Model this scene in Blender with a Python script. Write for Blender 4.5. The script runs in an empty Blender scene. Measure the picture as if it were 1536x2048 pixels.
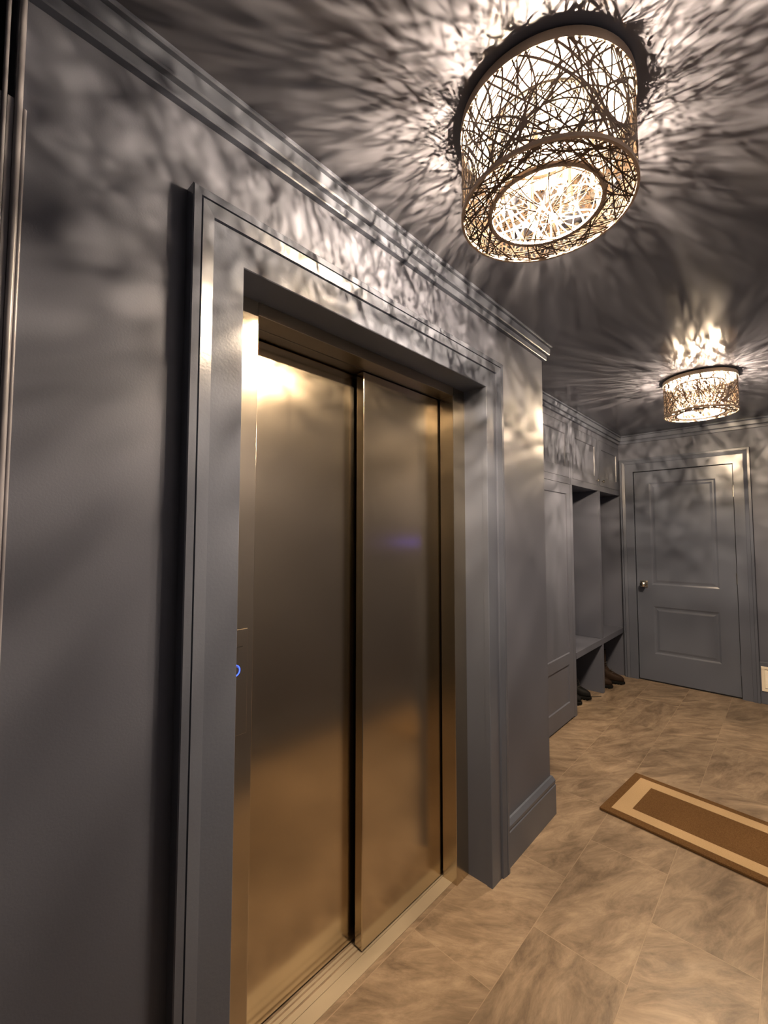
import bpy, bmesh, math, random
from mathutils import Vector, Matrix
C = bpy.context.scene.collection
PI = math.pi
random.seed(11)

# ------------------------------------------------------------------ materials
def new_mat(name):
    m = bpy.data.materials.new(name); m.use_nodes = True
    nt = m.node_tree
    return m, nt, nt.nodes['Principled BSDF']

def setp(b, **kw):
    for k, v in kw.items():
        k = k.replace('_', ' ')
        if k in b.inputs: b.inputs[k].default_value = v

def paint(name, col, rough=0.38, bump=0.12, scale=260, spec=0.5):
    m, nt, b = new_mat(name)
    setp(b, Base_Color=(*col, 1), Roughness=rough, Specular_IOR_Level=spec)
    tc = nt.nodes.new('ShaderNodeTexCoord')
    n = nt.nodes.new('ShaderNodeTexNoise'); n.inputs['Scale'].default_value = scale; n.inputs['Detail'].default_value = 2
    bp = nt.nodes.new('ShaderNodeBump'); bp.inputs['Strength'].default_value = bump; bp.inputs['Distance'].default_value = 0.0015
    nt.links.new(tc.outputs['Object'], n.inputs['Vector'])
    nt.links.new(n.outputs['Fac'], bp.inputs['Height'])
    nt.links.new(bp.outputs['Normal'], b.inputs['Normal'])
    n2 = nt.nodes.new('ShaderNodeTexNoise'); n2.inputs['Scale'].default_value = 1.7; n2.inputs['Detail'].default_value = 4
    nt.links.new(tc.outputs['Object'], n2.inputs['Vector'])
    mr = nt.nodes.new('ShaderNodeMapRange'); mr.inputs['To Min'].default_value = rough*0.88; mr.inputs['To Max'].default_value = rough*1.12
    nt.links.new(n2.outputs['Fac'], mr.inputs['Value']); nt.links.new(mr.outputs['Result'], b.inputs['Roughness'])
    return m

def plain(name, col, rough=0.5, metal=0.0, **kw):
    m, nt, b = new_mat(name)
    setp(b, Base_Color=(*col, 1), Roughness=rough, Metallic=metal, **kw)
    tc = nt.nodes.new('ShaderNodeTexCoord')
    n = nt.nodes.new('ShaderNodeTexNoise'); n.inputs['Scale'].default_value = 30
    nt.links.new(tc.outputs['Object'], n.inputs['Vector'])
    mr = nt.nodes.new('ShaderNodeMapRange'); mr.inputs['To Min'].default_value = max(rough*0.85, 0); mr.inputs['To Max'].default_value = min(rough*1.15, 1)
    nt.links.new(n.outputs['Fac'], mr.inputs['Value']); nt.links.new(mr.outputs['Result'], b.inputs['Roughness'])
    return m

SLATE = (0.102, 0.112, 0.150)
M_wall = paint('slate_wall_paint', SLATE, 0.43, 0.12, 240, 0.36)
M_trim = paint('slate_trim_enamel', (0.099, 0.1125, 0.151), 0.25, 0.16, 150, 0.38)
M_ceil = paint('slate_ceiling_paint', (0.090, 0.094, 0.118), 0.15, 0.05, 160)
M_cab = paint('slate_cabinet_enamel', SLATE, 0.36, 0.07, 200)
M_dark = plain('dark_void', (0.012, 0.011, 0.012), 0.7)
M_chrome = plain('polished_chrome', (0.8, 0.78, 0.74), 0.12, 1.0)
M_nickel = plain('satin_nickel', (0.72, 0.68, 0.6), 0.25, 1.0)
M_bronze = plain('bronze_lattice_metal', (0.0060, 0.0036, 0.0020), 0.6, 0.0, Specular_IOR_Level=0.06)  # lattice bronze darkened so strands near the bulbs don't blow out
M_bronze_lit = plain('bronze_lattice_lit_face', (0.15, 0.10, 0.068), 0.42, 0.3)  # same bronze, lightened on one strip face so it reads as lit
M_rim = plain('bronze_rim_metal', (0.40, 0.31, 0.24), 0.4, 0.2)
M_canopy = plain('white_canopy_enamel', (0.8, 0.76, 0.7), 0.5)
M_ivory = plain('ivory_register_enamel', (0.78, 0.72, 0.62), 0.45)
M_black = plain('black_leather', (0.004, 0.004, 0.0045), 0.7, 0.0, Specular_IOR_Level=0.25)
M_brown = plain('dark_brown_leather', (0.020, 0.009, 0.004), 0.75, 0.0, Specular_IOR_Level=0.3)
M_sole = plain('black_rubber', (0.006, 0.0055, 0.005), 0.8, 0.0, Specular_IOR_Level=0.2)
M_lace = plain('cord_lace', (0.05, 0.045, 0.04), 0.8)

def steel(name, col, rough, aniso):
    m, nt, b = new_mat(name)
    setp(b, Base_Color=(*col, 1), Metallic=1.0, Roughness=rough, Anisotropic=aniso, Anisotropic_Rotation=0.0)
    tg = nt.nodes.new('ShaderNodeTangent'); tg.direction_type = 'RADIAL'; tg.axis = 'Z'
    nt.links.new(tg.outputs['Tangent'], b.inputs['Tangent'])
    tc = nt.nodes.new('ShaderNodeTexCoord'); mp = nt.nodes.new('ShaderNodeMapping')
    mp.inputs['Scale'].default_value = (400, 400, 1.2)
    n = nt.nodes.new('ShaderNodeTexNoise'); n.inputs['Scale'].default_value = 1.0; n.inputs['Detail'].default_value = 3
    nt.links.new(tc.outputs['Object'], mp.inputs['Vector']); nt.links.new(mp.outputs['Vector'], n.inputs['Vector'])
    mr = nt.nodes.new('ShaderNodeMapRange'); mr.inputs['To Min'].default_value = rough*0.85; mr.inputs['To Max'].default_value = rough*1.2
    nt.links.new(n.outputs['Fac'], mr.inputs['Value']); nt.links.new(mr.outputs['Result'], b.inputs['Roughness'])
    return m
M_steel = steel('brushed_door_steel', (0.56, 0.485, 0.37), 0.19, 0.55)
M_jamb = steel('brushed_jamb_steel', (0.60, 0.53, 0.42), 0.20, 0.45)
M_head = plain('header_steel', (0.42, 0.36, 0.28), 0.3, 1.0)
M_bead_lit = paint('lit_bead_enamel', (0.19, 0.19, 0.225), 0.36, 0.05, 200)  # trim paint lightened so the left-edge strips read as lit
M_sill = plain('aluminium_sill', (0.43, 0.37, 0.285), 0.42, 0.35)

def floor_mat():
    m, nt, b = new_mat('slate_look_floor_tile')
    N, L = nt.nodes, nt.links
    tc = N.new('ShaderNodeTexCoord')
    mp = N.new('ShaderNodeMapping'); mp.vector_type = 'POINT'
    # brick rows run along world y : u = y, v = x
    sep = N.new('ShaderNodeSeparateXYZ'); L.new(tc.outputs['Object'], sep.inputs['Vector'])
    cmb = N.new('ShaderNodeCombineXYZ')
    ax = N.new('ShaderNodeMath'); ax.operation = 'ADD'; ax.inputs[1].default_value = 0.305*10 - 0.21
    ay = N.new('ShaderNodeMath'); ay.operation = 'ADD'; ay.inputs[1].default_value = 6.1 - 1.32
    L.new(sep.outputs['X'], ax.inputs[0]); L.new(sep.outputs['Y'], ay.inputs[0])
    L.new(ay.outputs[0], cmb.inputs['X']); L.new(ax.outputs[0], cmb.inputs['Y'])
    br = N.new('ShaderNodeTexBrick')
    br.offset = 0.5; br.offset_frequency = 2; br.squash = 1.0
    br.inputs['Color1'].default_value = (0, 0, 0, 1); br.inputs['Color2'].default_value = (1, 1, 1, 1)
    br.inputs['Mortar'].default_value = (0.5, 0.5, 0.5, 1)
    br.inputs['Scale'].default_value = 1.0; br.inputs['Mortar Size'].default_value = 0.0016
    br.inputs['Mortar Smooth'].default_value = 0.2; br.inputs['Bias'].default_value = 0.0
    br.inputs['Brick Width'].default_value = 0.61; br.inputs['Row Height'].default_value = 0.305
    L.new(cmb.outputs['Vector'], br.inputs['Vector'])
    rnd = N.new('ShaderNodeSeparateColor'); L.new(br.outputs['Color'], rnd.inputs['Color'])
    # per-tile shift of the cleft pattern
    sc = N.new('ShaderNodeMath'); sc.operation = 'MULTIPLY'; sc.inputs[1].default_value = 37.0
    L.new(rnd.outputs['Red'], sc.inputs[0])
    an = N.new('ShaderNodeMath'); an.operation = 'MULTIPLY_ADD'; an.inputs[1].default_value = 1.3; an.inputs[2].default_value = -0.15
    L.new(rnd.outputs['Red'], an.inputs[0])
    vr_ = N.new('ShaderNodeVectorRotate'); vr_.rotation_type = 'Z_AXIS'; L.new(tc.outputs['Object'], vr_.inputs['Vector']); L.new(an.outputs[0], vr_.inputs['Angle'])
    rot = N.new('ShaderNodeMapping'); rot.inputs['Scale'].default_value = (5.0, 1.7, 1)
    L.new(vr_.outputs['Vector'], rot.inputs['Vector'])
    n1 = N.new('ShaderNodeTexNoise'); n1.noise_dimensions = '4D'
    n1.inputs['Scale'].default_value = 2.6; n1.inputs['Detail'].default_value = 9; n1.inputs['Roughness'].default_value = 0.72
    n1.inputs['Distortion'].default_value = 0.7
    L.new(rot.outputs['Vector'], n1.inputs['Vector']); L.new(sc.outputs[0], n1.inputs['W'])
    cr = N.new('ShaderNodeValToRGB')
    e = cr.color_ramp.elements
    e[0].position = 0.36; e[0].color = (0.122, 0.088, 0.060, 1)
    e[1].position = 0.66; e[1].color = (0.325, 0.252, 0.182, 1)
    el = e.new(0.5); el.color = (0.215, 0.162, 0.115, 1)
    L.new(n1.outputs['Fac'], cr.inputs['Fac'])
    # pale and dark clefts
    sc2 = N.new('ShaderNodeMath'); sc2.operation = 'ADD'; sc2.inputs[1].default_value = 5.0
    L.new(sc.outputs[0], sc2.inputs[0])
    n2 = N.new('ShaderNodeTexNoise'); n2.noise_dimensions = '4D'; n2.noise_type = 'RIDGED_MULTIFRACTAL'; n2.normalize = True
    n2.inputs['Scale'].default_value = 2.1; n2.inputs['Detail'].default_value = 9; n2.inputs['Roughness'].default_value = 0.55; n2.inputs['Distortion'].default_value = 0.25
    L.new(rot.outputs['Vector'], n2.inputs['Vector']); L.new(sc2.outputs[0], n2.inputs['W'])
    vr = N.new('ShaderNodeValToRGB'); q = vr.color_ramp.elements
    q[0].position = 0.50; q[0].color = (0, 0, 0, 1); q[1].position = 0.85; q[1].color = (1, 1, 1, 1)
    L.new(n2.outputs['Fac'], vr.inputs['Fac'])
    mx = N.new('ShaderNodeMix'); mx.data_type = 'RGBA'; mx.blend_type = 'MIX'
    mul = N.new('ShaderNodeMath'); mul.operation = 'MULTIPLY'; mul.inputs[1].default_value = 0.55
    L.new(vr.outputs['Color'], mul.inputs[0]); L.new(mul.outputs[0], mx.inputs['Factor'])
    L.new(cr.outputs['Color'], mx.inputs['A']); mx.inputs['B'].default_value = (0.43, 0.345, 0.26, 1)
    # tile tone
    tn = N.new('ShaderNodeMapRange'); tn.inputs['To Min'].default_value = 0.90; tn.inputs['To Max'].default_value = 1.06
    L.new(rnd.outputs['Red'], tn.inputs['Value'])
    hs = N.new('ShaderNodeHueSaturation'); L.new(mx.outputs['Result'], hs.inputs['Color']); L.new(tn.outputs['Result'], hs.inputs['Value'])
    mg = N.new('ShaderNodeMix'); mg.data_type = 'RGBA'; mg.inputs['B'].default_value = (0.285, 0.218, 0.157, 1)
    L.new(br.outputs['Fac'], mg.inputs['Factor']); L.new(hs.outputs['Color'], mg.inputs['A'])
    L.new(mg.outputs['Result'], b.inputs['Base Color'])
    b.inputs['Roughness'].default_value = 0.42
    # bump
    inv = N.new('ShaderNodeMath'); inv.operation = 'MULTIPLY'; inv.inputs[1].default_value = -0.6
    L.new(br.outputs['Fac'], inv.inputs[0])
    ad = N.new('ShaderNodeMath'); ad.operation = 'ADD'; L.new(n2.outputs['Fac'], ad.inputs[0]); L.new(inv.outputs[0], ad.inputs[1])
    bp = N.new('ShaderNodeBump'); bp.inputs['Strength'].default_value = 0.6; bp.inputs['Distance'].default_value = 0.004
    L.new(ad.outputs[0], bp.inputs['Height']); L.new(bp.outputs['Normal'], b.inputs['Normal'])
    return m
M_floor = floor_mat()

def coir(name, c1, c2):
    m, nt, b = new_mat(name)
    tc = nt.nodes.new('ShaderNodeTexCoord')
    n = nt.nodes.new('ShaderNodeTexNoise'); n.inputs['Scale'].default_value = 420; n.inputs['Detail'].default_value = 4
    nt.links.new(tc.outputs['Object'], n.inputs['Vector'])
    cr = nt.nodes.new('ShaderNodeValToRGB'); cr.color_ramp.elements[0].color = (*c1, 1); cr.color_ramp.elements[1].color = (*c2, 1)
    cr.color_ramp.elements[0].position = 0.3; cr.color_ramp.elements[1].position = 0.7
    nt.links.new(n.outputs['Fac'], cr.inputs['Fac']); nt.links.new(cr.outputs['Color'], b.inputs['Base Color'])
    bp = nt.nodes.new('ShaderNodeBump'); bp.inputs['Strength'].default_value = 0.7; bp.inputs['Distance'].default_value = 0.002
    nt.links.new(n.outputs['Fac'], bp.inputs['Height']); nt.links.new(bp.outputs['Normal'], b.inputs['Normal'])
    setp(b, Roughness=0.95, Specular_IOR_Level=0.1)
    return m
M_coir = coir('brown_coir', (0.075, 0.040, 0.015), (0.15, 0.087, 0.040))
M_band = coir('tan_coir', (0.33, 0.235, 0.135), (0.45, 0.335, 0.21))

LAMP = (1.0, 0.765, 0.52)
BULB = 112000.0
def emit(name, col, s, sampling=True):
    m = bpy.data.materials.new(name); m.use_nodes = True; nt = m.node_tree; nt.nodes.clear()
    o = nt.nodes.new('ShaderNodeOutputMaterial'); e = nt.nodes.new('ShaderNodeEmission')
    e.inputs['Color'].default_value = (*col, 1); e.inputs['Strength'].default_value = s
    nt.links.new(e.outputs[0], o.inputs[0])
    if not sampling: m.cycles.emission_sampling = 'NONE'
    return m
M_bulb = emit('glowing_bulb', LAMP, BULB)
M_blue = emit('blue_ring_led', (0.06, 0.12, 1.0), 2.6)
M_bar = emit('blue_indicator', (0.16, 0.10, 1.0), 14.0)

def crystal():
    m = bpy.data.materials.new('clear_crystal'); m.use_nodes = True; nt = m.node_tree; nt.nodes.clear()
    o = nt.nodes.new('ShaderNodeOutputMaterial')
    g = nt.nodes.new('ShaderNodeBsdfGlossy'); g.inputs['Roughness'].default_value = 0.08
    t = nt.nodes.new('ShaderNodeBsdfTransparent')
    tr = nt.nodes.new('ShaderNodeBsdfTranslucent'); tr.inputs['Color'].default_value = (0.9, 0.88, 0.82, 1)
    f = nt.nodes.new('ShaderNodeLayerWeight'); f.inputs['Blend'].default_value = 0.45
    a = nt.nodes.new('ShaderNodeMixShader'); c = nt.nodes.new('ShaderNodeMixShader')
    a.inputs[0].default_value = 0.3
    nt.links.new(t.outputs[0], a.inputs[1]); nt.links.new(tr.outputs[0], a.inputs[2])
    nt.links.new(f.outputs['Fresnel'], c.inputs[0]); nt.links.new(a.outputs[0], c.inputs[1]); nt.links.new(g.outputs[0], c.inputs[2])
    nt.links.new(c.outputs[0], o.inputs[0])
    return m
M_crystal = crystal()

def bulb_glass():
    m = bpy.data.materials.new('clear_bulb_glass'); m.use_nodes = True; nt = m.node_tree; nt.nodes.clear()
    o = nt.nodes.new('ShaderNodeOutputMaterial')
    g = nt.nodes.new('ShaderNodeBsdfGlossy'); g.inputs['Roughness'].default_value = 0.1
    t = nt.nodes.new('ShaderNodeBsdfTransparent'); c = nt.nodes.new('ShaderNodeMixShader'); c.inputs[0].default_value = 0.07
    nt.links.new(t.outputs[0], c.inputs[1]); nt.links.new(g.outputs[0], c.inputs[2]); nt.links.new(c.outputs[0], o.inputs[0])
    return m
M_glass = bulb_glass()

# ------------------------------------------------------------------ mesh helpers
class MB:
    def __init__(s): s.v = []; s.f = []; s.mi = []
    def add(s, vs, fs, mi=0):
        o = len(s.v); s.v += [tuple(p) for p in vs]; s.f += [tuple(i+o for i in f) for f in fs]; s.mi += [mi]*len(fs); return s
    def box(s, x0, x1, y0, y1, z0, z1, mi=0):
        return s.add([(x0,y0,z0),(x1,y0,z0),(x1,y1,z0),(x0,y1,z0),(x0,y0,z1),(x1,y0,z1),(x1,y1,z1),(x0,y1,z1)],
                     [(0,3,2,1),(4,5,6,7),(0,1,5,4),(1,2,6,5),(2,3,7,6),(3,0,4,7)], mi)
    def rings(s, rings, cap=True, closed=True, mi=0):
        n = len(rings[0]); vs = [p for r in rings for p in r]; fs = []
        for i in range(len(rings)-1):
            for j in range(n if closed else n-1):
                k = (j+1) % n
                fs.append((i*n+j, i*n+k, (i+1)*n+k, (i+1)*n+j))
        if cap: fs.append(tuple(reversed(range(n)))); fs.append(tuple((len(rings)-1)*n+j for j in range(n)))
        return s.add(vs, fs, mi)
    def lathe(s, prof, c=(0,0,0), axis='z', n=32, closed=False, mi=0):
        rg = []
        for k in range(n):
            a = 2*PI*k/n; ring = []
            for r, h in prof:
                p = (r*math.cos(a), r*math.sin(a), h)
                if axis == 'x': p = (p[2], p[0], p[1])
                if axis == 'y': p = (p[0], p[2], p[1])
                ring.append((c[0]+p[0], c[1]+p[1], c[2]+p[2]))
            rg.append(ring)
        m = len(prof); vs = [p for r in rg for p in r]; fs = []
        for k in range(n):
            k2 = (k+1) % n
            for j in range(m if closed else m-1):
                j2 = (j+1) % m
                fs.append((k*m+j, k2*m+j, k2*m+j2, k*m+j2))
        return s.add(vs, fs, mi)
    def tube(s, pts, r, n=8, mi=0):
        pts = [Vector(p) for p in pts]; rg = []
        up = Vector((0,0,1))
        for i, p in enumerate(pts):
            t = (pts[min(i+1,len(pts)-1)]-pts[max(i-1,0)]).normalized()
            a = t.cross(up)
            if a.length < 1e-3: a = t.cross(Vector((1,0,0)))
            a.normalize(); b = t.cross(a)
            rr = r[i] if isinstance(r, (list, tuple)) else r
            rg.append([p + a*rr*math.cos(2*PI*k/n) + b*rr*math.sin(2*PI*k/n) for k in range(n)])
        return s.rings(rg, mi=mi)
    def build(s, name, mats, parent=None, bevel=0, smooth=False, seg=2, fix=True, merge=False):
        me = bpy.data.meshes.new(name); me.from_pydata(s.v, [], s.f)
        for m in (mats if isinstance(mats, (list, tuple)) else [mats]): me.materials.append(m)
        for p, i in zip(me.polygons, s.mi): p.material_index = i
        if fix or merge:
            bm = bmesh.new(); bm.from_mesh(me)
            if merge: bmesh.ops.remove_doubles(bm, verts=bm.verts, dist=1e-5)
            bmesh.ops.recalc_face_normals(bm, faces=bm.faces); bm.to_mesh(me); bm.free()
        if smooth:
            for p in me.polygons: p.use_smooth = True
            if smooth is not True: me.set_sharp_from_angle(angle=math.radians(smooth))
        o = bpy.data.objects.new(name, me); C.objects.link(o)
        if parent: o.parent = parent
        if bevel:
            b = o.modifiers.new('bevel', 'BEVEL'); b.width = bevel; b.segments = seg; b.limit_method = 'ANGLE'; b.angle_limit = math.radians(40)
            b.harden_normals = False
        return o

def struct(o): o['kind'] = 'structure'; return o
def thing(name, label, cat, loc=(0,0,0), group=None):
    o = bpy.data.objects.new(name, None); C.objects.link(o); o.location = loc; o.empty_display_size = 0.1
    o['label'] = label; o['category'] = cat
    if group: o['group'] = group
    return o
def off(o, loc):          # mesh built in world coordinates under an Empty that stands at loc
    o.location = -Vector(loc); return o

# ------------------------------------------------------------------ dimensions
H = 2.42
XO = 1.10                       # opposite wall
YB = -1.5                       # wall behind the camera
YC = 2.294                      # outside corner of the lift wall
YF = 4.96                       # far wall
XC = -0.335                     # front plane of the built-ins
yl, yr, zt = 0.554, 1.669, 2.034       # cased lift opening
CB, CF = 0.034, 0.022                  # casing proud at backband / flat

# ------------------------------------------------------------------ room shell
struct(MB().box(-1.0, XO+0.15, YB-0.1, YF+0.15, -0.06, 0).build('floor', M_floor))
struct(MB().box(-1.0, XO+0.15, YB-0.1, YF+0.15, H, H+0.08).build('ceiling', M_ceil))
w = MB()
w.box(-0.40, 0, 0.137, yl-0.022, 0, H)
w.box(-0.40, 0, YB, 0.137, 0, 2.136)
w.box(-0.40, 0, YB, 0.02, 2.136, H)
w.box(-0.78, 0, yr+0.022, YC, 0, H)
w.box(-0.40, 0, yl-0.022, yr+0.022, zt+0.022, H)
struct(w.build('wall_left', M_wall))
struct(MB().box(-0.45, -0.402, YB, yr+0.02, 0, H).build('wall_shaft', M_dark))
struct(MB().box(-0.88, -0.78, YC-0.4, YF+0.12, 0, H).build('wall_recess', M_wall))
w = MB()
w.box(-0.78, -0.208, YF, YF+0.12, 0, H); w.box(0.588, XO, YF, YF+0.12, 0, H); w.box(-0.208, 0.588, YF, YF+0.12, 2.052, H)
struct(w.build('wall_far', M_wall))
struct(MB().box(-0.208, 0.588, YF+0.06, YF+0.12, 0, 2.052).build('wall_beyond', M_dark))
struct(MB().box(XO, XO+0.12, YB, YF+0.12, 0, H).build('wall_right', M_wall))
struct(MB().box(-0.4, XO, YB-0.1, YB, 0, H).build('wall_back', M_wall))

# ---- profiled runs in plan (room is on the left of the travel direction if side=+1)
def run_profile(path, prof, side=1):
    P = [Vector(p) for p in path]; n = len(P); offs = []
    for i in range(n):
        ns = []
        if i > 0: d = (P[i]-P[i-1]).normalized(); ns.append(Vector((-d.y, d.x))*side)
        if i < n-1: d = (P[i+1]-P[i]).normalized(); ns.append(Vector((-d.y, d.x))*side)
        if len(ns) == 1: offs.append(ns[0])
        else:
            m = ns[0]+ns[1]; m /= m.dot(ns[0]); offs.append(m)
    return [[(P[i].x+offs[i].x*p, P[i].y+offs[i].y*p, z) for p, z in prof] for i in range(n)]
def profiled(name, path, prof, mat, side=1):
    m = MB()
    m.rings(run_profile(path, prof, side), cap=True, closed=True)
    return struct(m.build(name, mat))
CROWN = [(-0.002,2.340),(0.017,2.340),(0.019,2.343),(0.020,2.362),(0.015,2.364),(0.015,2.369),(0.029,2.370),(0.032,2.374),
         (0.034,2.404),(0.028,2.406),(0.028,2.410),(0.039,2.411),(0.042,2.414),(0.042,H),(-0.002,H)]
profiled('trim_1', [(0,0.150),(0,YC),(XC-0.3,YC)], CROWN, M_trim, side=-1)
profiled('trim_2', [(XC,YC+0.3),(XC,YF),(XO,YF),(XO,YB)], CROWN, M_trim, side=-1)
BASE = [(-0.002,0),(0.021,0),(0.021,0.142),(0.018,0.146),(0.018,0.150),(0.0195,0.153),(0.0195,0.166),(0.014,0.176),(0.009,0.186),(-0.002,0.186)]
profiled('baseboard_left', [(0,1.797),(0,YC),(XC-0.25,YC)], BASE, M_trim, side=-1)
profiled('baseboard_near', [(0,0.150),(0,0.427)], BASE, M_trim, side=-1)
profiled('baseboard_right', [(XO,YF),(XO,YB)], BASE, M_trim, side=-1)

# ---- casings : distance from outer edge (fraction of width) and proud height
CAS = [(0,-0.002),(0,CB-0.002),(0.02,CB),(0.145,CB),(0.150,0.026),(0.165,0.026),(0.175,0.0335),(0.39,0.0285),(0.40,0.0215),(0.405,CF),(0.985,CF),(1.0,CF-0.002),(1.0,-0.002)]
def casing(name, yo0, yi0, yi1, yo1, zi, zo, place):
    rg = []
    for node in range(4):
        r = []
        for fr, p in CAS:
            a = yo0+(yi0-yo0)*fr; b = yo1+(yi1-yo1)*fr; z = zo+(zi-zo)*fr
            y, zz = [(a,0),(a,z),(b,z),(b,0)][node]
            r.append(place(y, zz, p))
        rg.append(r)
    m = MB().rings(rg, cap=True, closed=True)
    return struct(m.build(name, M_trim))
casing('trim_3', 0.427, yl, yr, 1.797, zt, 2.163, lambda y, z, p: (p, y, z))
casing('trim_4', -0.321, -0.203, 0.583, 0.703, 2.046, 2.177, lambda x, z, p: (x, YF-p, z))
# painted jamb lining of the lift opening
j = MB()
XS = -0.090
j.box(XS-0.02, 0.003, yl-0.02, yl-0.003, 0, zt+0.003); j.box(XS-0.02, 0.003, yr+0.003, yr+0.02, 0, zt+0.003)
j.box(XS-0.02, 0.003, yl-0.02, yr+0.02, zt+0.003, zt+0.02)
struct(j.build('trim_5', M_trim))
# plinth block behind the register, and the cased opening at the left edge
struct(MB().box(0.7035, XO, YF-0.02, YF, 0, 0.345).build('baseboard_far', M_trim, bevel=0.003))
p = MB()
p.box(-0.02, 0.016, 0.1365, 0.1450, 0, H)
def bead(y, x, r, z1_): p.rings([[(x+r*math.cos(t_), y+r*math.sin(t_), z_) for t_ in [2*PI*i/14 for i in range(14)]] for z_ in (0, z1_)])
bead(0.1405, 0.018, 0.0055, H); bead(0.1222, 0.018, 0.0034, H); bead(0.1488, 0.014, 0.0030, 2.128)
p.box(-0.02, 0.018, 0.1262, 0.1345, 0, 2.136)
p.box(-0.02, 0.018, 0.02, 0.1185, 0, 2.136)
struct(p.build('trim_6', M_bead_lit, smooth=35))

# ------------------------------------------------------------------ lift entrance
L0 = (XS, 1.11, 0)
lift = thing('elevator_entrance', 'brushed steel sliding elevator doors in a painted casing', 'elevator door', L0)
YJ0, YJ1, ZH = 0.659, 1.585, 2.000
def lp(mb, name, mat, parent=None, **kw):
    o = mb.build(name, mat, None, **kw); o.parent = parent or lift
    if parent is None or parent == lift: off(o, L0)
    return o
XJ = XS-0.068                      # back of jamb return
lp(MB().box(XJ, XS, yl-0.003, YJ0, 0, zt+0.003), 'jamb', M_jamb, bevel=0.0012)
lp(MB().box(XJ, XS, YJ1, yr+0.003, 0, zt+0.003), 'jamb', M_jamb, bevel=0.0012)
h = MB().box(XJ, XS, YJ0, YJ1, ZH, zt+0.003).box(-0.30, XJ-0.006, YJ0-0.1, YJ1+0.09, ZH+0.001, zt+0.003)
lp(h, 'header', M_head, bevel=0.0010)
XR, XL = -0.165, -0.219            # faces of right and left panels
def panel(x, y0, y1):
    m = MB().box(x-0.036, x, y0, y1, 0.007, ZH-0.003)
    return m
dr = lp(panel(XR, 1.128, 1.665), 'sliding_door_panel', M_steel, bevel=0.0025)
dl = lp(panel(XL, 0.56, 1.20), 'sliding_door_panel', M_steel, bevel=0.0025)
s = MB()
X1, X2 = -0.114, -0.27
s.box(-0.159, X1, YJ0, YJ1, -0.05, 0.002)
s.box(-0.181, -0.1605, YJ0-0.1, yr, -0.05, 0.002)
s.box(-0.200, -0.187, YJ0-0.1, yr, -0.05, 0.002)
s.box(-0.214, -0.206, YJ0-0.1, yr, -0.05, 0.001)
s.box(X2, -0.225, YJ0-0.1, yr, -0.05, 0.001)
s.box(X2, X1, YJ0-0.1, yr, -0.05, -0.014)
lp(s, 'sill', M_sill)
# hall call panel on the near steel jamb
pn = lp(MB().box(XS, XS+0.003, 0.574, 0.642, 0.905, 1.166), 'call_panel', M_jamb, bevel=0.0006)
def sub(mb, name, mat, parent, label=None, **kw):
    o = mb.build(name, mat, parent, **kw)
    if label: o['label'] = label
    return o
sub(MB().box(XS+0.003, XS+0.0036, 0.59, 0.628, 1.122, 1.1245), 'slot', M_dark, pn)
rg = MB().lathe([(0.0128,0.0),(0.0148,0.0),(0.0148,0.0015),(0.0128,0.0015)], (XS+0.003, 0.607, 1.066), 'x', 40, closed=True)
sub(rg, 'call_button_ring', M_blue, pn, 'glowing blue ring')
sub(MB().lathe([(0.0,0.0025),(0.010,0.0022),(0.0115,0.0)], (XS+0.003, 0.607, 1.066), 'x', 32), 'call_button', M_jamb, pn, smooth=40)

# ------------------------------------------------------------------ panelled fronts
def panel_front(mb, u0, u1, z0, z1, panels, place, th=0.02, rec=0.007, bev=0.006, raised=False):
    """frame face with sunken panels; place(u, z, n) -> point, n = distance out of the face"""
    us = sorted({u0, u1, *[p[0] for p in panels], *[p[1] for p in panels]})
    zs = sorted({z0, z1, *[p[2] for p in panels], *[p[3] for p in panels]})
    def inp(a, b, c, d):
        return any(a >= p[0]-1e-6 and b <= p[1]+1e-6 and c >= p[2]-1e-6 and d <= p[3]+1e-6 for p in panels)
    for a, b in zip(us, us[1:]):
        for c, d in zip(zs, zs[1:]):
            if not inp(a, b, c, d):
                mb.add([place(a,c,0),place(b,c,0),place(b,d,0),place(a,d,0)], [(0,1,2,3)])
    for a, b, c, d in panels:
        loops = [(0,0),(bev,-rec)]
        if raised: loops += [(bev+0.012,-rec),(bev+0.03,-0.001)]
        pr = None
        for ins, n in loops:
            cur = [place(a+ins,c+ins,n),place(b-ins,c+ins,n),place(b-ins,d-ins,n),place(a+ins,d-ins,n)]
            if pr: 
                for k in range(4):
                    mb.add([pr[k],pr[(k+1)%4],cur[(k+1)%4],cur[k]], [(0,1,2,3)])
            pr = cur
        mb.add(pr, [(0,1,2,3)])
    f = [place(u0,z0,0),place(u1,z0,0),place(u1,z1,0),place(u0,z1,0)]; bk = [place(u0,z0,-th),place(u1,z0,-th),place(u1,z1,-th),place(u0,z1,-th)]
    for k in range(4): mb.add([f[k],f[(k+1)%4],bk[(k+1)%4],bk[k]], [(0,1,2,3)])
    mb.add(bk, [(3,2,1,0)])
    return mb

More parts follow.
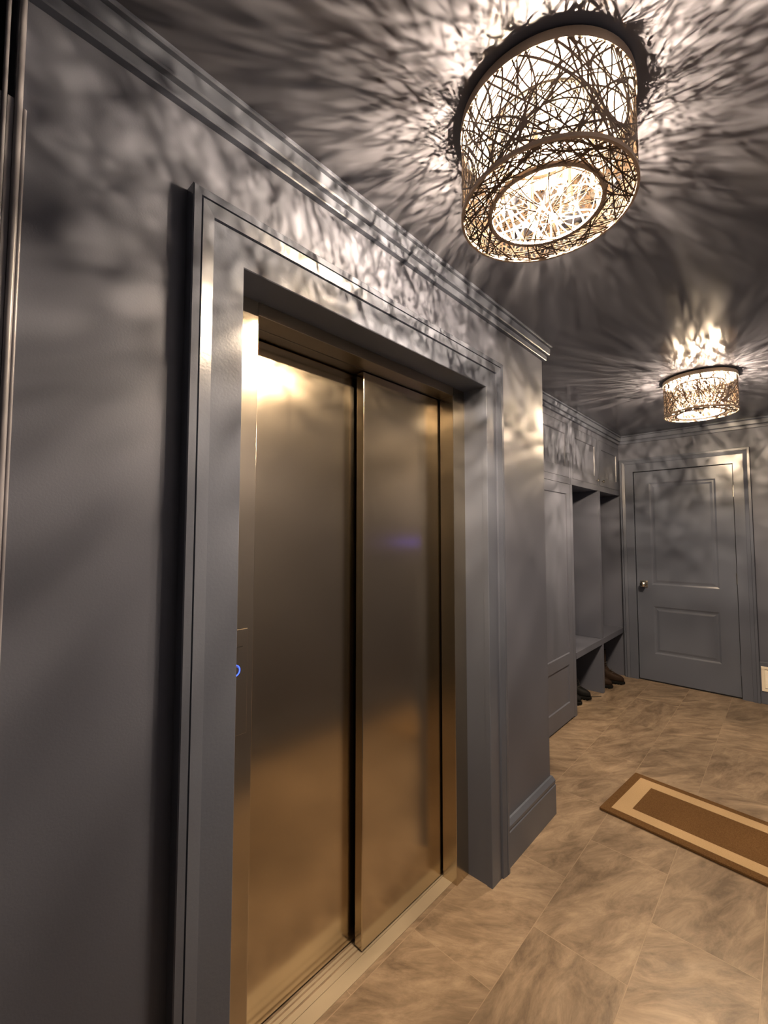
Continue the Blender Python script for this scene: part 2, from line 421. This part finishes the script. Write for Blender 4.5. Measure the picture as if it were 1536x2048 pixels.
# ------------------------------------------------------------------ far door
place_far = lambda x, z, n: (x, YF+0.002-n, z)
dm = panel_front(MB(), -0.199, 0.578, 0.010, 2.041, [(-0.071,0.456,0.930,1.926),(-0.064,0.450,0.268,0.722)], place_far, th=0.035, rec=0.006, bev=0.014, raised=True)
door = struct(dm.build('door_1', M_trim, merge=True))
def dsub(mb, name, mat, label=None, parent=None, **kw):
    o = mb.build(name, mat, parent or door, **kw)
    if label: o['label'] = label
    return o
kc = (-0.138, YF+0.002, 0.932)
ro = dsub(MB().box(kc[0]-0.033, kc[0]+0.033, kc[1]-0.007, kc[1], kc[2]-0.033, kc[2]+0.033), 'door_rose', M_nickel, 'square brass-toned rose', bevel=0.002)
KP = [(0.012,-0.006),(0.0115,-0.030),(0.018,-0.036),(0.026,-0.044),(0.0285,-0.053),(0.026,-0.062),(0.018,-0.0675),(0.0,-0.069)]
dsub(MB().lathe(KP, kc, 'y', 32), 'door_knob', M_nickel, 'round polished knob', smooth=50)
for z0 in (1.757, 0.983, 0.20):
    hb = MB().lathe([(0.0,0),(0.0065,0),(0.0065,0.094),(0.0,0.094)], (0.5805, YF-0.004, z0), 'z', 16)
    hb.lathe([(0.0,0),(0.0045,0),(0.0045,0.102),(0.0,0.102)], (0.5805, YF-0.004, z0-0.004), 'z', 12)
    dsub(hb, 'hinge', M_nickel if z0 > 0.5 else M_trim, smooth=40)
struct(MB().box(-0.208, 0.588, YF-0.004, YF+0.05, 0, 0.004).build('trim_7', M_dark))

# register in the far wall base
R0 = (0.89, YF-0.02, 0.21)
reg = thing('wall_register', 'ivory slatted air register low on the far wall right of the door', 'vent', R0)
x0, x1, z0, z1 = 0.713, 1.066, 0.108, 0.311
f = MB(); yb, yf_ = YF-0.020, YF-0.029
for a in ((x0,x1,z0,z0+0.022),(x0,x1,z1-0.022,z1),(x0,x0+0.022,z0+0.022,z1-0.022),(x1-0.022,x1,z0+0.022,z1-0.022)):
    f.box(a[0], a[1], yf_, yb, a[2], a[3])
off(f.build('register_frame', M_ivory, reg, bevel=0.0015), R0)
f = MB(); n = 13
for k in range(n):
    zc = z0+0.026+(z1-z0-0.052)*(k+0.5)/n
    f.add([(x0+0.02,yb-0.001,zc+0.006),(x1-0.02,yb-0.001,zc+0.006),(x1-0.02,yf_+0.002,zc-0.004),(x0+0.02,yf_+0.002,zc-0.004),
           (x0+0.02,yb-0.001,zc+0.0045),(x1-0.02,yb-0.001,zc+0.0045),(x1-0.02,yf_+0.002,zc-0.0055),(x0+0.02,yf_+0.002,zc-0.0055)],
          [(0,1,2,3),(7,6,5,4),(0,3,7,4),(1,5,6,2),(2,6,7,3),(0,4,5,1)])
off(f.build('slats', M_ivory, reg), R0)

# ------------------------------------------------------------------ built-in cabinets
XB = -0.778
place_cab = lambda y, z, n: (XC+n, y, z)
Z0U, Z1U = 1.816, H
def upper(name, label, y0, y1, doors, knobs, loc):
    t = thing(name, label, 'cabinet', loc)
    m = MB()
    m.box(XB, XC-0.021, y0, y1, Z0U, Z1U-0.001)
    # face frame
    zb, ztp = 1.867, 2.296
    m.box(XC-0.021, XC, y0, y1, Z0U, zb); m.box(XC-0.021, XC, y0, y1, ztp, Z1U-0.001)
    ys = [y0]+[v for d in doors for v in d]+[y1]
    for a, b in zip(ys[0::2], ys[1::2]): m.box(XC-0.021, XC, a, b, zb, ztp)
    off(m.build('carcass', M_cab, t), loc)
    for (a, b), k in zip(doors, knobs):
        g = 0.002; st = 0.066
        d = panel_front(MB(), a+g, b-g, zb+g, ztp-g, [(a+st, b-st, zb+0.083, ztp-0.082)], place_cab, th=0.0205, rec=0.008, bev=0.004)
        do = off(d.build('cabinet_door', M_cab, t, merge=True), loc)
        if k:
            kn = MB().lathe([(0.0045,0),(0.0045,0.010),(0.008,0.013),(0.0125,0.017),(0.0135,0.022),(0.010,0.027),(0.0,0.028)], (XC, k[0], k[1]), 'x', 24)
            kn.build('knob', M_nickel, do, smooth=50)['label'] = 'round chrome knob'
    return t
upper('upper_cabinet', 'single-door overhead cabinet above the tall locker cupboard', 2.96, 3.607, [(3.02,3.572)], [None], (XC, 3.28, Z0U))
upper('upper_cabinet', 'overhead cabinet with two small chrome knobs above the open cubbies', 3.609, YF-0.001, [(3.653,4.274),(4.333,4.938)], [(4.231,1.908),(4.387,1.912)], (XC, 4.28, Z0U))
# tall cupboard
loc = (XC, 3.28, 0)
t = thing('tall_cabinet', 'tall closed locker cupboard with a two-panel door beside the cubbies', 'cabinet', loc)
m = MB().box(XB, XC-0.021, 2.96, 3.634, 0.0, Z0U-0.001)
m.box(XC-0.021, XC, 2.96, 3.02, 0, Z0U-0.001); m.box(XC-0.021, XC, 3.578, 3.634, 0, Z0U-0.001)
off(m.build('carcass', M_cab, t), loc)
d = panel_front(MB(), 3.022, 3.576, 0.012, 1.8135, [(3.09,3.510,0.505,1.735),(3.09,3.492,0.140,0.423)], place_cab, th=0.0205, rec=0.008, bev=0.005)
off(d.build('cabinet_door', M_cab, t, merge=True), loc)
# open cubbies with bench
loc = (XC, 4.28, 0)
t = thing('open_locker', 'open two-bay locker with bench seat and boot cubbies below', 'locker', loc)
def cp(mb, name, **kw): return off(mb.build(name, M_cab, t, **kw), loc)
cp(MB().box(XB, XB+0.012, 3.636, YF-0.001, 0, Z0U-0.001), 'back_panel')
cp(MB().box(XB+0.012, XC, 4.276, 4.331, 0.482, Z0U-0.001), 'divider', bevel=0.001)
cp(MB().box(XB+0.012, XC, 4.280, 4.327, 0, 0.430), 'divider', bevel=0.001)
cp(MB().box(XB+0.012, XC+0.003, 3.636, YF-0.001, 0.431, 0.481), 'bench_seat', bevel=0.0015)

# ------------------------------------------------------------------ boots
def make_boot(name, label, mat, loc, sh, group, rz=0):
    """toe towards +x, heel at the back, standing on the floor"""
    t = thing(name, label, 'boot', loc, group); t.rotation_euler = (0, 0, rz)
    def ell(cx, z, a, b, n=20, tilt=0.0, sq=1.0):
        r = []
        for k in range(n):
            th = 2*PI*k/n; c, s_ = math.cos(th), math.sin(th)
            r.append((cx+a*c, b*s_*(1-0.12*max(c,0)), z+tilt*c*a))
        return r
    # upper: rings stacked from sole to collar, toe box collapses into the shaft
    R = [ell(0.0,0.026,0.138,0.047), ell(0.0,0.045,0.139,0.049), ell(-0.001,0.066,0.136,0.050,tilt=-0.03), ell(-0.007,0.086,0.126,0.048,tilt=-0.10),
         ell(-0.024,0.104,0.106,0.046,tilt=-0.19), ell(-0.052,0.124,0.078,0.044,tilt=-0.26), ell(-0.072,0.152,0.060,0.043,tilt=-0.16),
         ell(-0.076,0.185,0.056,0.045,tilt=-0.05), ell(-0.076,0.185+sh*0.5,0.058,0.048), ell(-0.076,0.185+sh,0.060,0.050,tilt=0.08),
         ell(-0.076,0.183+sh,0.054,0.044,tilt=0.08), ell(-0.076,0.150,0.050,0.036)]
    MB().rings(R).build('boot_upper', mat, t, smooth=True)
    s_ = MB(); out = []
    for k in range(24):
        th = 2*PI*k/24; c, q = math.cos(th), math.sin(th)
        out.append((0.146*c, 0.053*q*(1-0.12*max(c,0))))
    s_.rings([[(x*0.99,y*0.98,0.0105) for x, y in out], [(x,y,0.014) for x, y in out], [(x,y,0.027) for x, y in out], [(x*0.97,y*0.95,0.030) for x, y in out]])
    for k in range(5): s_.box(0.012+k*0.024, 0.026+k*0.024, -0.043+0.004*k, 0.043-0.004*k, 0, 0.012)
    s_.rings([[(-0.143,-0.036,0),(-0.055,-0.042,0),(-0.055,0.042,0),(-0.143,0.036,0)], [(-0.143,-0.036,0.012),(-0.055,-0.042,0.012),(-0.055,0.042,0.012),(-0.143,0.036,0.012)]])
    s_.build('boot_sole', M_sole, t, smooth=35)
    lc = MB()
    for k in range(5):
        z = 0.094+0.021*k; x = 0.036-0.021*k
        if k > 1: x = -0.016-0.004*(k-2)
        lc.tube([(x,-0.030,z),(x+0.012,-0.012,z+0.007),(x+0.012,0.012,z+0.007),(x,0.030,z)], 0.0026, 6)
    lc.build('boot_laces', M_lace, t, smooth=True)
    return t
make_boot('boot', 'brown leather work boot in the far cubby, toe out by the door casing', M_brown, (-0.400, 4.655, 0), 0.11, 'brown boots')
make_boot('boot', 'brown leather work boot in the far cubby, next to the cubby divider', M_brown, (-0.452, 4.470, 0), 0.11, 'brown boots')
b1 = make_boot('boot', 'black boot in the near cubby, the one with its loose lace on the floor', M_black, (-0.500, 4.030, 0), 0.10, 'black boots')
make_boot('boot', 'black boot in the near cubby, next to the tall locker cupboard', M_black, (-0.520, 3.862, 0), 0.10, 'black boots')
MB().tube([(0.0,0.03,0.16),(0.02,0.052,0.13),(0.03,0.062,0.07),(0.045,0.068,0.02),(0.075,0.075,0.004),(0.13,0.10,0.003),(0.175,0.155,0.003)], 0.0028, 6).build('loose_lace', M_lace, b1, smooth=True)

# ------------------------------------------------------------------ door mat
a0 = Vector((0.168, 2.498)); ang = math.atan2(-0.066, 0.66); ML, MW = 0.76, 0.50
mat_loc = (a0.x + (ML/2)*math.cos(ang) - (MW/2)*math.sin(ang), a0.y + (ML/2)*math.sin(ang) + (MW/2)*math.cos(ang), 0)
mt = thing('door_mat', 'brown coir door mat with a tan border band on the tile floor', 'door mat', mat_loc)
mt.rotation_euler = (0, 0, ang)
def rr(x0, x1, y0, y1, z0, z1, r=0.006):
    m = MB(); pts = []
    for cx, cy, s_ in ((x1-r,y1-r,0),(x0+r,y1-r,1),(x0+r,y0+r,2),(x1-r,y0+r,3)):
        for k in range(5):
            th = PI/2*(s_+k/4); pts.append((cx+r*math.cos(th), cy+r*math.sin(th)))
    m.rings([[(x,y,z0) for x, y in pts], [(x,y,z1) for x, y in pts]])
    return m
hx, hy = ML/2, MW/2
rr(-hx, hx, -hy, hy, 0.001, 0.013).build('mat_pile', M_coir, mt, bevel=0.003)
bd = MB(); o1, o2x, o2y = 0.043, 0.118, 0.112
bd.box(-hx+o1, hx-o1, -hy+o1, -hy+o2y, 0.012, 0.0145); bd.box(-hx+o1, hx-o1, hy-o2y, hy-o1, 0.012, 0.0145)
bd.box(-hx+o1, -hx+o2x, -hy+o2y, hy-o2y, 0.012, 0.0145); bd.box(hx-o2x, hx-o1, -hy+o2y, hy-o2y, 0.012, 0.0145)
bd.build('border_band', M_band, mt)['label'] = 'tan border band'

# ------------------------------------------------------------------ ceiling lights
RO, RI = 0.1945, 0.1285
ZBOT, ZTOP = 2.188, 2.394
def lattice(R, z0, z1, n, wd, th, seed, inside=False):
    """strips of metal following random arcs laid on a drum"""
    rnd = random.Random(seed); m = MB(); h_ = z1-z0; cir = 2*PI*R
    made = 0
    while made < n:
        s0 = ((made + rnd.uniform(-0.5, 0.5))/n*cir*7) % cir
        if rnd.random() < 0.6:      # strips that cross the whole drum, a little bowed
            sh_ = rnd.uniform(-0.24, 0.24); bow = rnd.uniform(-0.05, 0.05); K = 16
            line = [(s0+sh_*(i/K-0.5)+bow*math.sin(PI*i/K), h_*i/K) for i in range(K+1)]
        else:                 # arcs of circles
            rad = rnd.uniform(0.09, 0.40); zc = rnd.uniform(0, h_); dr_ = rnd.uniform(0, 2*PI)
            cx, cz = s0+rad*math.cos(dr_), zc+rad*math.sin(dr_)
            st = 0.010/rad; runs = []; a0_ = dr_+PI
            for sg in (-1, 1):
                a = a0_; part = []
                while abs(a-a0_) < min(PI, 0.14/rad):
                    s_, z = cx+rad*math.cos(a), cz+rad*math.sin(a)
                    if not (-0.001 <= z <= h_+0.001): break
                    part.append((s_, z)); a += sg*st
                runs.append(part)
            line = list(reversed(runs[0])) + runs[1][1:]
        if len(line) < 5: continue
        made += 1
        w2 = wd*rnd.uniform(0.65, 1.25)/2; rg = []
        for i, (s_, z) in enumerate(line):
            p0, p1 = line[max(i-1,0)], line[min(i+1,len(line)-1)]
            dx, dz = p1[0]-p0[0], p1[1]-p0[1]; l = math.hypot(dx, dz) or 1
            nx, nz = -dz/l*w2, dx/l*w2
            q = []
            for sx, rr_ in ((1,R),(1,R+th),(-1,R+th),(-1,R)):
                t_ = (s_+sx*nx)/R; q.append((rr_*math.cos(t_), rr_*math.sin(t_), min(max(z+sx*nz,0),h_)+z0))
            rg.append(q)
        f0 = len(m.f); m.rings(rg)
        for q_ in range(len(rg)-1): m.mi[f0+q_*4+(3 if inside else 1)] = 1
    return m
def lattice_disc(r0, r1, z, n, wd, th, seed):
    """flat ring of criss-cross strips between an inner and an outer hoop"""
    rnd = random.Random(seed); m = MB()
    for i in range(n):
        a0_ = (i+rnd.uniform(-0.5,0.5))/n*2*PI*5
        if rnd.random() < 0.62:
            a1_ = a0_+rnd.uniform(-0.75, 0.75); p, q = (r1, a0_), (r0, a1_)
        else:
            a1_ = a0_+rnd.choice((-1,1))*rnd.uniform(0.5, 1.55); p, q = (r1, a0_), (r1, a1_)
        A = Vector((p[0]*math.cos(p[1]), p[0]*math.sin(p[1]))); B = Vector((q[0]*math.cos(q[1]), q[0]*math.sin(q[1])))
        d = B-A; nr = Vector((-d.y, d.x)).normalized(); bow = rnd.uniform(-0.008, 0.008); w2 = wd*rnd.uniform(0.65,1.2)/2; rg = []
        for k in range(9):
            t = k/8; c_ = A+d*t+nr*bow*math.sin(PI*t)
            rg.append([(c_.x+nr.x*w2, c_.y+nr.y*w2, z), (c_.x+nr.x*w2, c_.y+nr.y*w2, z+th), (c_.x-nr.x*w2, c_.y-nr.y*w2, z+th), (c_.x-nr.x*w2, c_.y-nr.y*w2, z)])
        f0 = len(m.f); m.rings(rg)
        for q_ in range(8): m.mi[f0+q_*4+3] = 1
    return m
def ring(R, z, w_, h_):
    return MB().lathe([(R-w_/2, z-h_/2),(R+w_/2, z-h_/2),(R+w_/2, z+h_/2),(R-w_/2, z+h_/2)], (0,0,0), 'z', 72, closed=True)
def bulb_mesh(x, y, z):
    return MB().lathe([(0.0,-0.004),(0.0022,-0.002),(0.0022,0.002),(0.0,0.004)], (x,y,z), 'z', 6)
def glass_mesh(x, y, z):
    return MB().lathe([(0.0,-0.022),(0.0045,-0.020),(0.0066,-0.014),(0.0066,0.019)], (x,y,z), 'z', 12)
def make_light(label, loc):
    t = thing('ceiling_light', label, 'ceiling light', loc, None)
    dz = -H
    def k(mb, name, mat, parent=t, **kw):
        o = mb.build(name, mat, parent, **kw)
        if parent is t: o.location = (0,0,dz)
        return o
    sh = k(lattice(RO, ZBOT, ZTOP, 245, 0.0034, 0.0012, 21), 'outer_shade', [M_bronze, M_bronze_lit])
    k(ring(RO+0.001, 2.4030, 0.005, 0.023), 'rim', M_rim, sh, smooth=40)
    k(ring(RO+0.0005, ZBOT, 0.006, 0.009), 'rim', M_rim, sh, smooth=40)
    si = k(lattice(RI, ZBOT+0.004, ZTOP-0.02, 115, 0.0030, 0.0012, 8, True), 'inner_shade', [M_bronze, M_bronze_lit])
    k(ring(RI, ZBOT+0.002, 0.011, 0.006), 'rim', M_rim, si, smooth=40)
    k(ring(RI, ZTOP-0.018, 0.006, 0.006), 'rim', M_bronze, si, smooth=40)
    k(lattice_disc(RI, RO, ZBOT-0.001, 120, 0.0030, 0.0012, 5), 'bottom_shade', [M_bronze, M_bronze_lit])
    k(lattice_disc(0.02, RI, ZBOT-0.0005, 40, 0.0022, 0.001, 9), 'centre_shade', [M_bronze, M_bronze_lit])
    fr = MB()
    fr.lathe([(0.0,2.405),(0.055,2.405),(0.058,2.407),(0.058,H-0.0005),(0.0,H-0.0005)], (0,0,0), 'z', 40)
    k(fr, 'canopy', M_canopy, smooth=40)
    k(MB().lathe([(0.0,2.4010),(RO-0.002,2.4010),(RO-0.002,2.4040),(0.0,2.4040)], (0,0,0), 'z', 64), 'top_pan', M_canopy)
    spots = [(0.106*math.cos(a), 0.106*math.sin(a), 2.248) for a in [0.45+i*2*PI/7 for i in range(7)]] + [(0.04*math.cos(a), 0.04*math.sin(a), 2.248) for a in (0.9, 4.0)]
    for x, y, z in spots:
        so = k(MB().lathe([(0.0,0.0),(0.0075,0.0),(0.0075,0.026),(0.004,0.032),(0.0025,2.4010-z-0.019),(0.0,2.4010-z-0.019)], (x,y,z+0.019), 'z', 12), 'socket', M_chrome, smooth=40)
        k(bulb_mesh(x, y, z), 'filament', M_bulb, so); k(glass_mesh(x, y, z), 'bulb_glass', M_glass, so, smooth=True)
    # strings of crystal beads around the inner drum
    nb = 18
    for i in range(nb):
        a = 2*PI*i/nb
        for zz in (2.212, 2.262, 2.312):
            r_ = 0.145
            b_ = MB(); s_ = 0.0075; cx, cy = r_*math.cos(a), r_*math.sin(a)
            rg = []
            for q, hh in ((0.35,-1.15),(1.0,-0.45),(1.0,0.45),(0.35,1.15)):
                rg.append([(cx+s_*q*math.cos(2*PI*j/8+zz*9), cy+s_*q*math.sin(2*PI*j/8+zz*9), zz+s_*hh) for j in range(8)])
            b_.rings(rg); k(b_, 'crystal_bead', M_crystal)
    return t
def dup(root, loc, label):
    r = root.copy(); C.objects.link(r); r.location = loc; r['label'] = label
    for ch in list(root.children):
        c_ = ch.copy(); C.objects.link(c_); c_.parent = r
        for g in ch.children:
            d_ = g.copy(); C.objects.link(d_); d_.parent = c_
    return r
la = make_light('large lit bronze lattice drum light hanging over the elevator doors', (0.537, 1.053, H))
lb = dup(la, (0.543, 3.450, H), 'smaller-looking lit bronze lattice drum light near the far panelled door')
lb.rotation_euler = (0, 0, 0.7)

# keypad with a blue indicator on the wall opposite (seen only as a streak in the steel)
k0 = (XO, 2.86, 1.35)
kp = thing('wall_keypad', 'small wall keypad with a blue indicator bar on the wall opposite the elevator', 'keypad', k0)
off(MB().box(XO-0.018, XO, 2.78, 2.94, 1.27, 1.40).build('keypad_body', M_trim, kp, bevel=0.003), k0)
off(MB().box(XO-0.0195, XO-0.018, 2.79, 2.93, 1.350, 1.358).build('indicator_bar', M_bar, kp), k0)

# ------------------------------------------------------------------ world, camera
wd = bpy.data.worlds.new('world'); bpy.context.scene.world = wd; wd.use_nodes = True
wd.node_tree.nodes['Background'].inputs['Color'].default_value = (0.35, 0.42, 0.6, 1)
wd.node_tree.nodes['Background'].inputs['Strength'].default_value = 0.02
cam = bpy.data.cameras.new('camera'); co = bpy.data.objects.new('camera', cam); C.objects.link(co)
FPX, CX, CY, CZ, YAW, PITCH, ROLL = 867.27, 0.9406, 0.0573, 1.4032, 0.7535, 0.0551, 0.0005
cam.sensor_fit = 'VERTICAL'; cam.sensor_height = 36.0; cam.lens = 36.0*FPX/2048; cam.clip_start = 0.01
fw = Vector((-math.sin(YAW)*math.cos(PITCH), math.cos(YAW)*math.cos(PITCH), math.sin(PITCH)))
rt = Vector((math.cos(YAW), math.sin(YAW), 0)); up = rt.cross(fw)
r2 = rt*math.cos(ROLL)+up*math.sin(ROLL); u2 = -rt*math.sin(ROLL)+up*math.cos(ROLL)
mw = Matrix((r2, u2, -fw)).transposed().to_4x4(); mw.translation = (CX, CY, CZ)
co.matrix_world = mw
sc = bpy.context.scene; sc.camera = co
sc.view_settings.view_transform = 'Standard'
sc.view_settings.look = 'None'
sc.view_settings.exposure = 0.28
sc.view_settings.gamma = 0.93
cy = sc.cycles
cy.max_bounces = 10; cy.diffuse_bounces = 5; cy.glossy_bounces = 5; cy.transparent_max_bounces = 16
cy.sample_clamp_indirect = 4.0; cy.sample_clamp_direct = 0
cy.caustics_reflective = True; cy.caustics_refractive = False; cy.blur_glossy = 0.6
cy.use_denoising = True
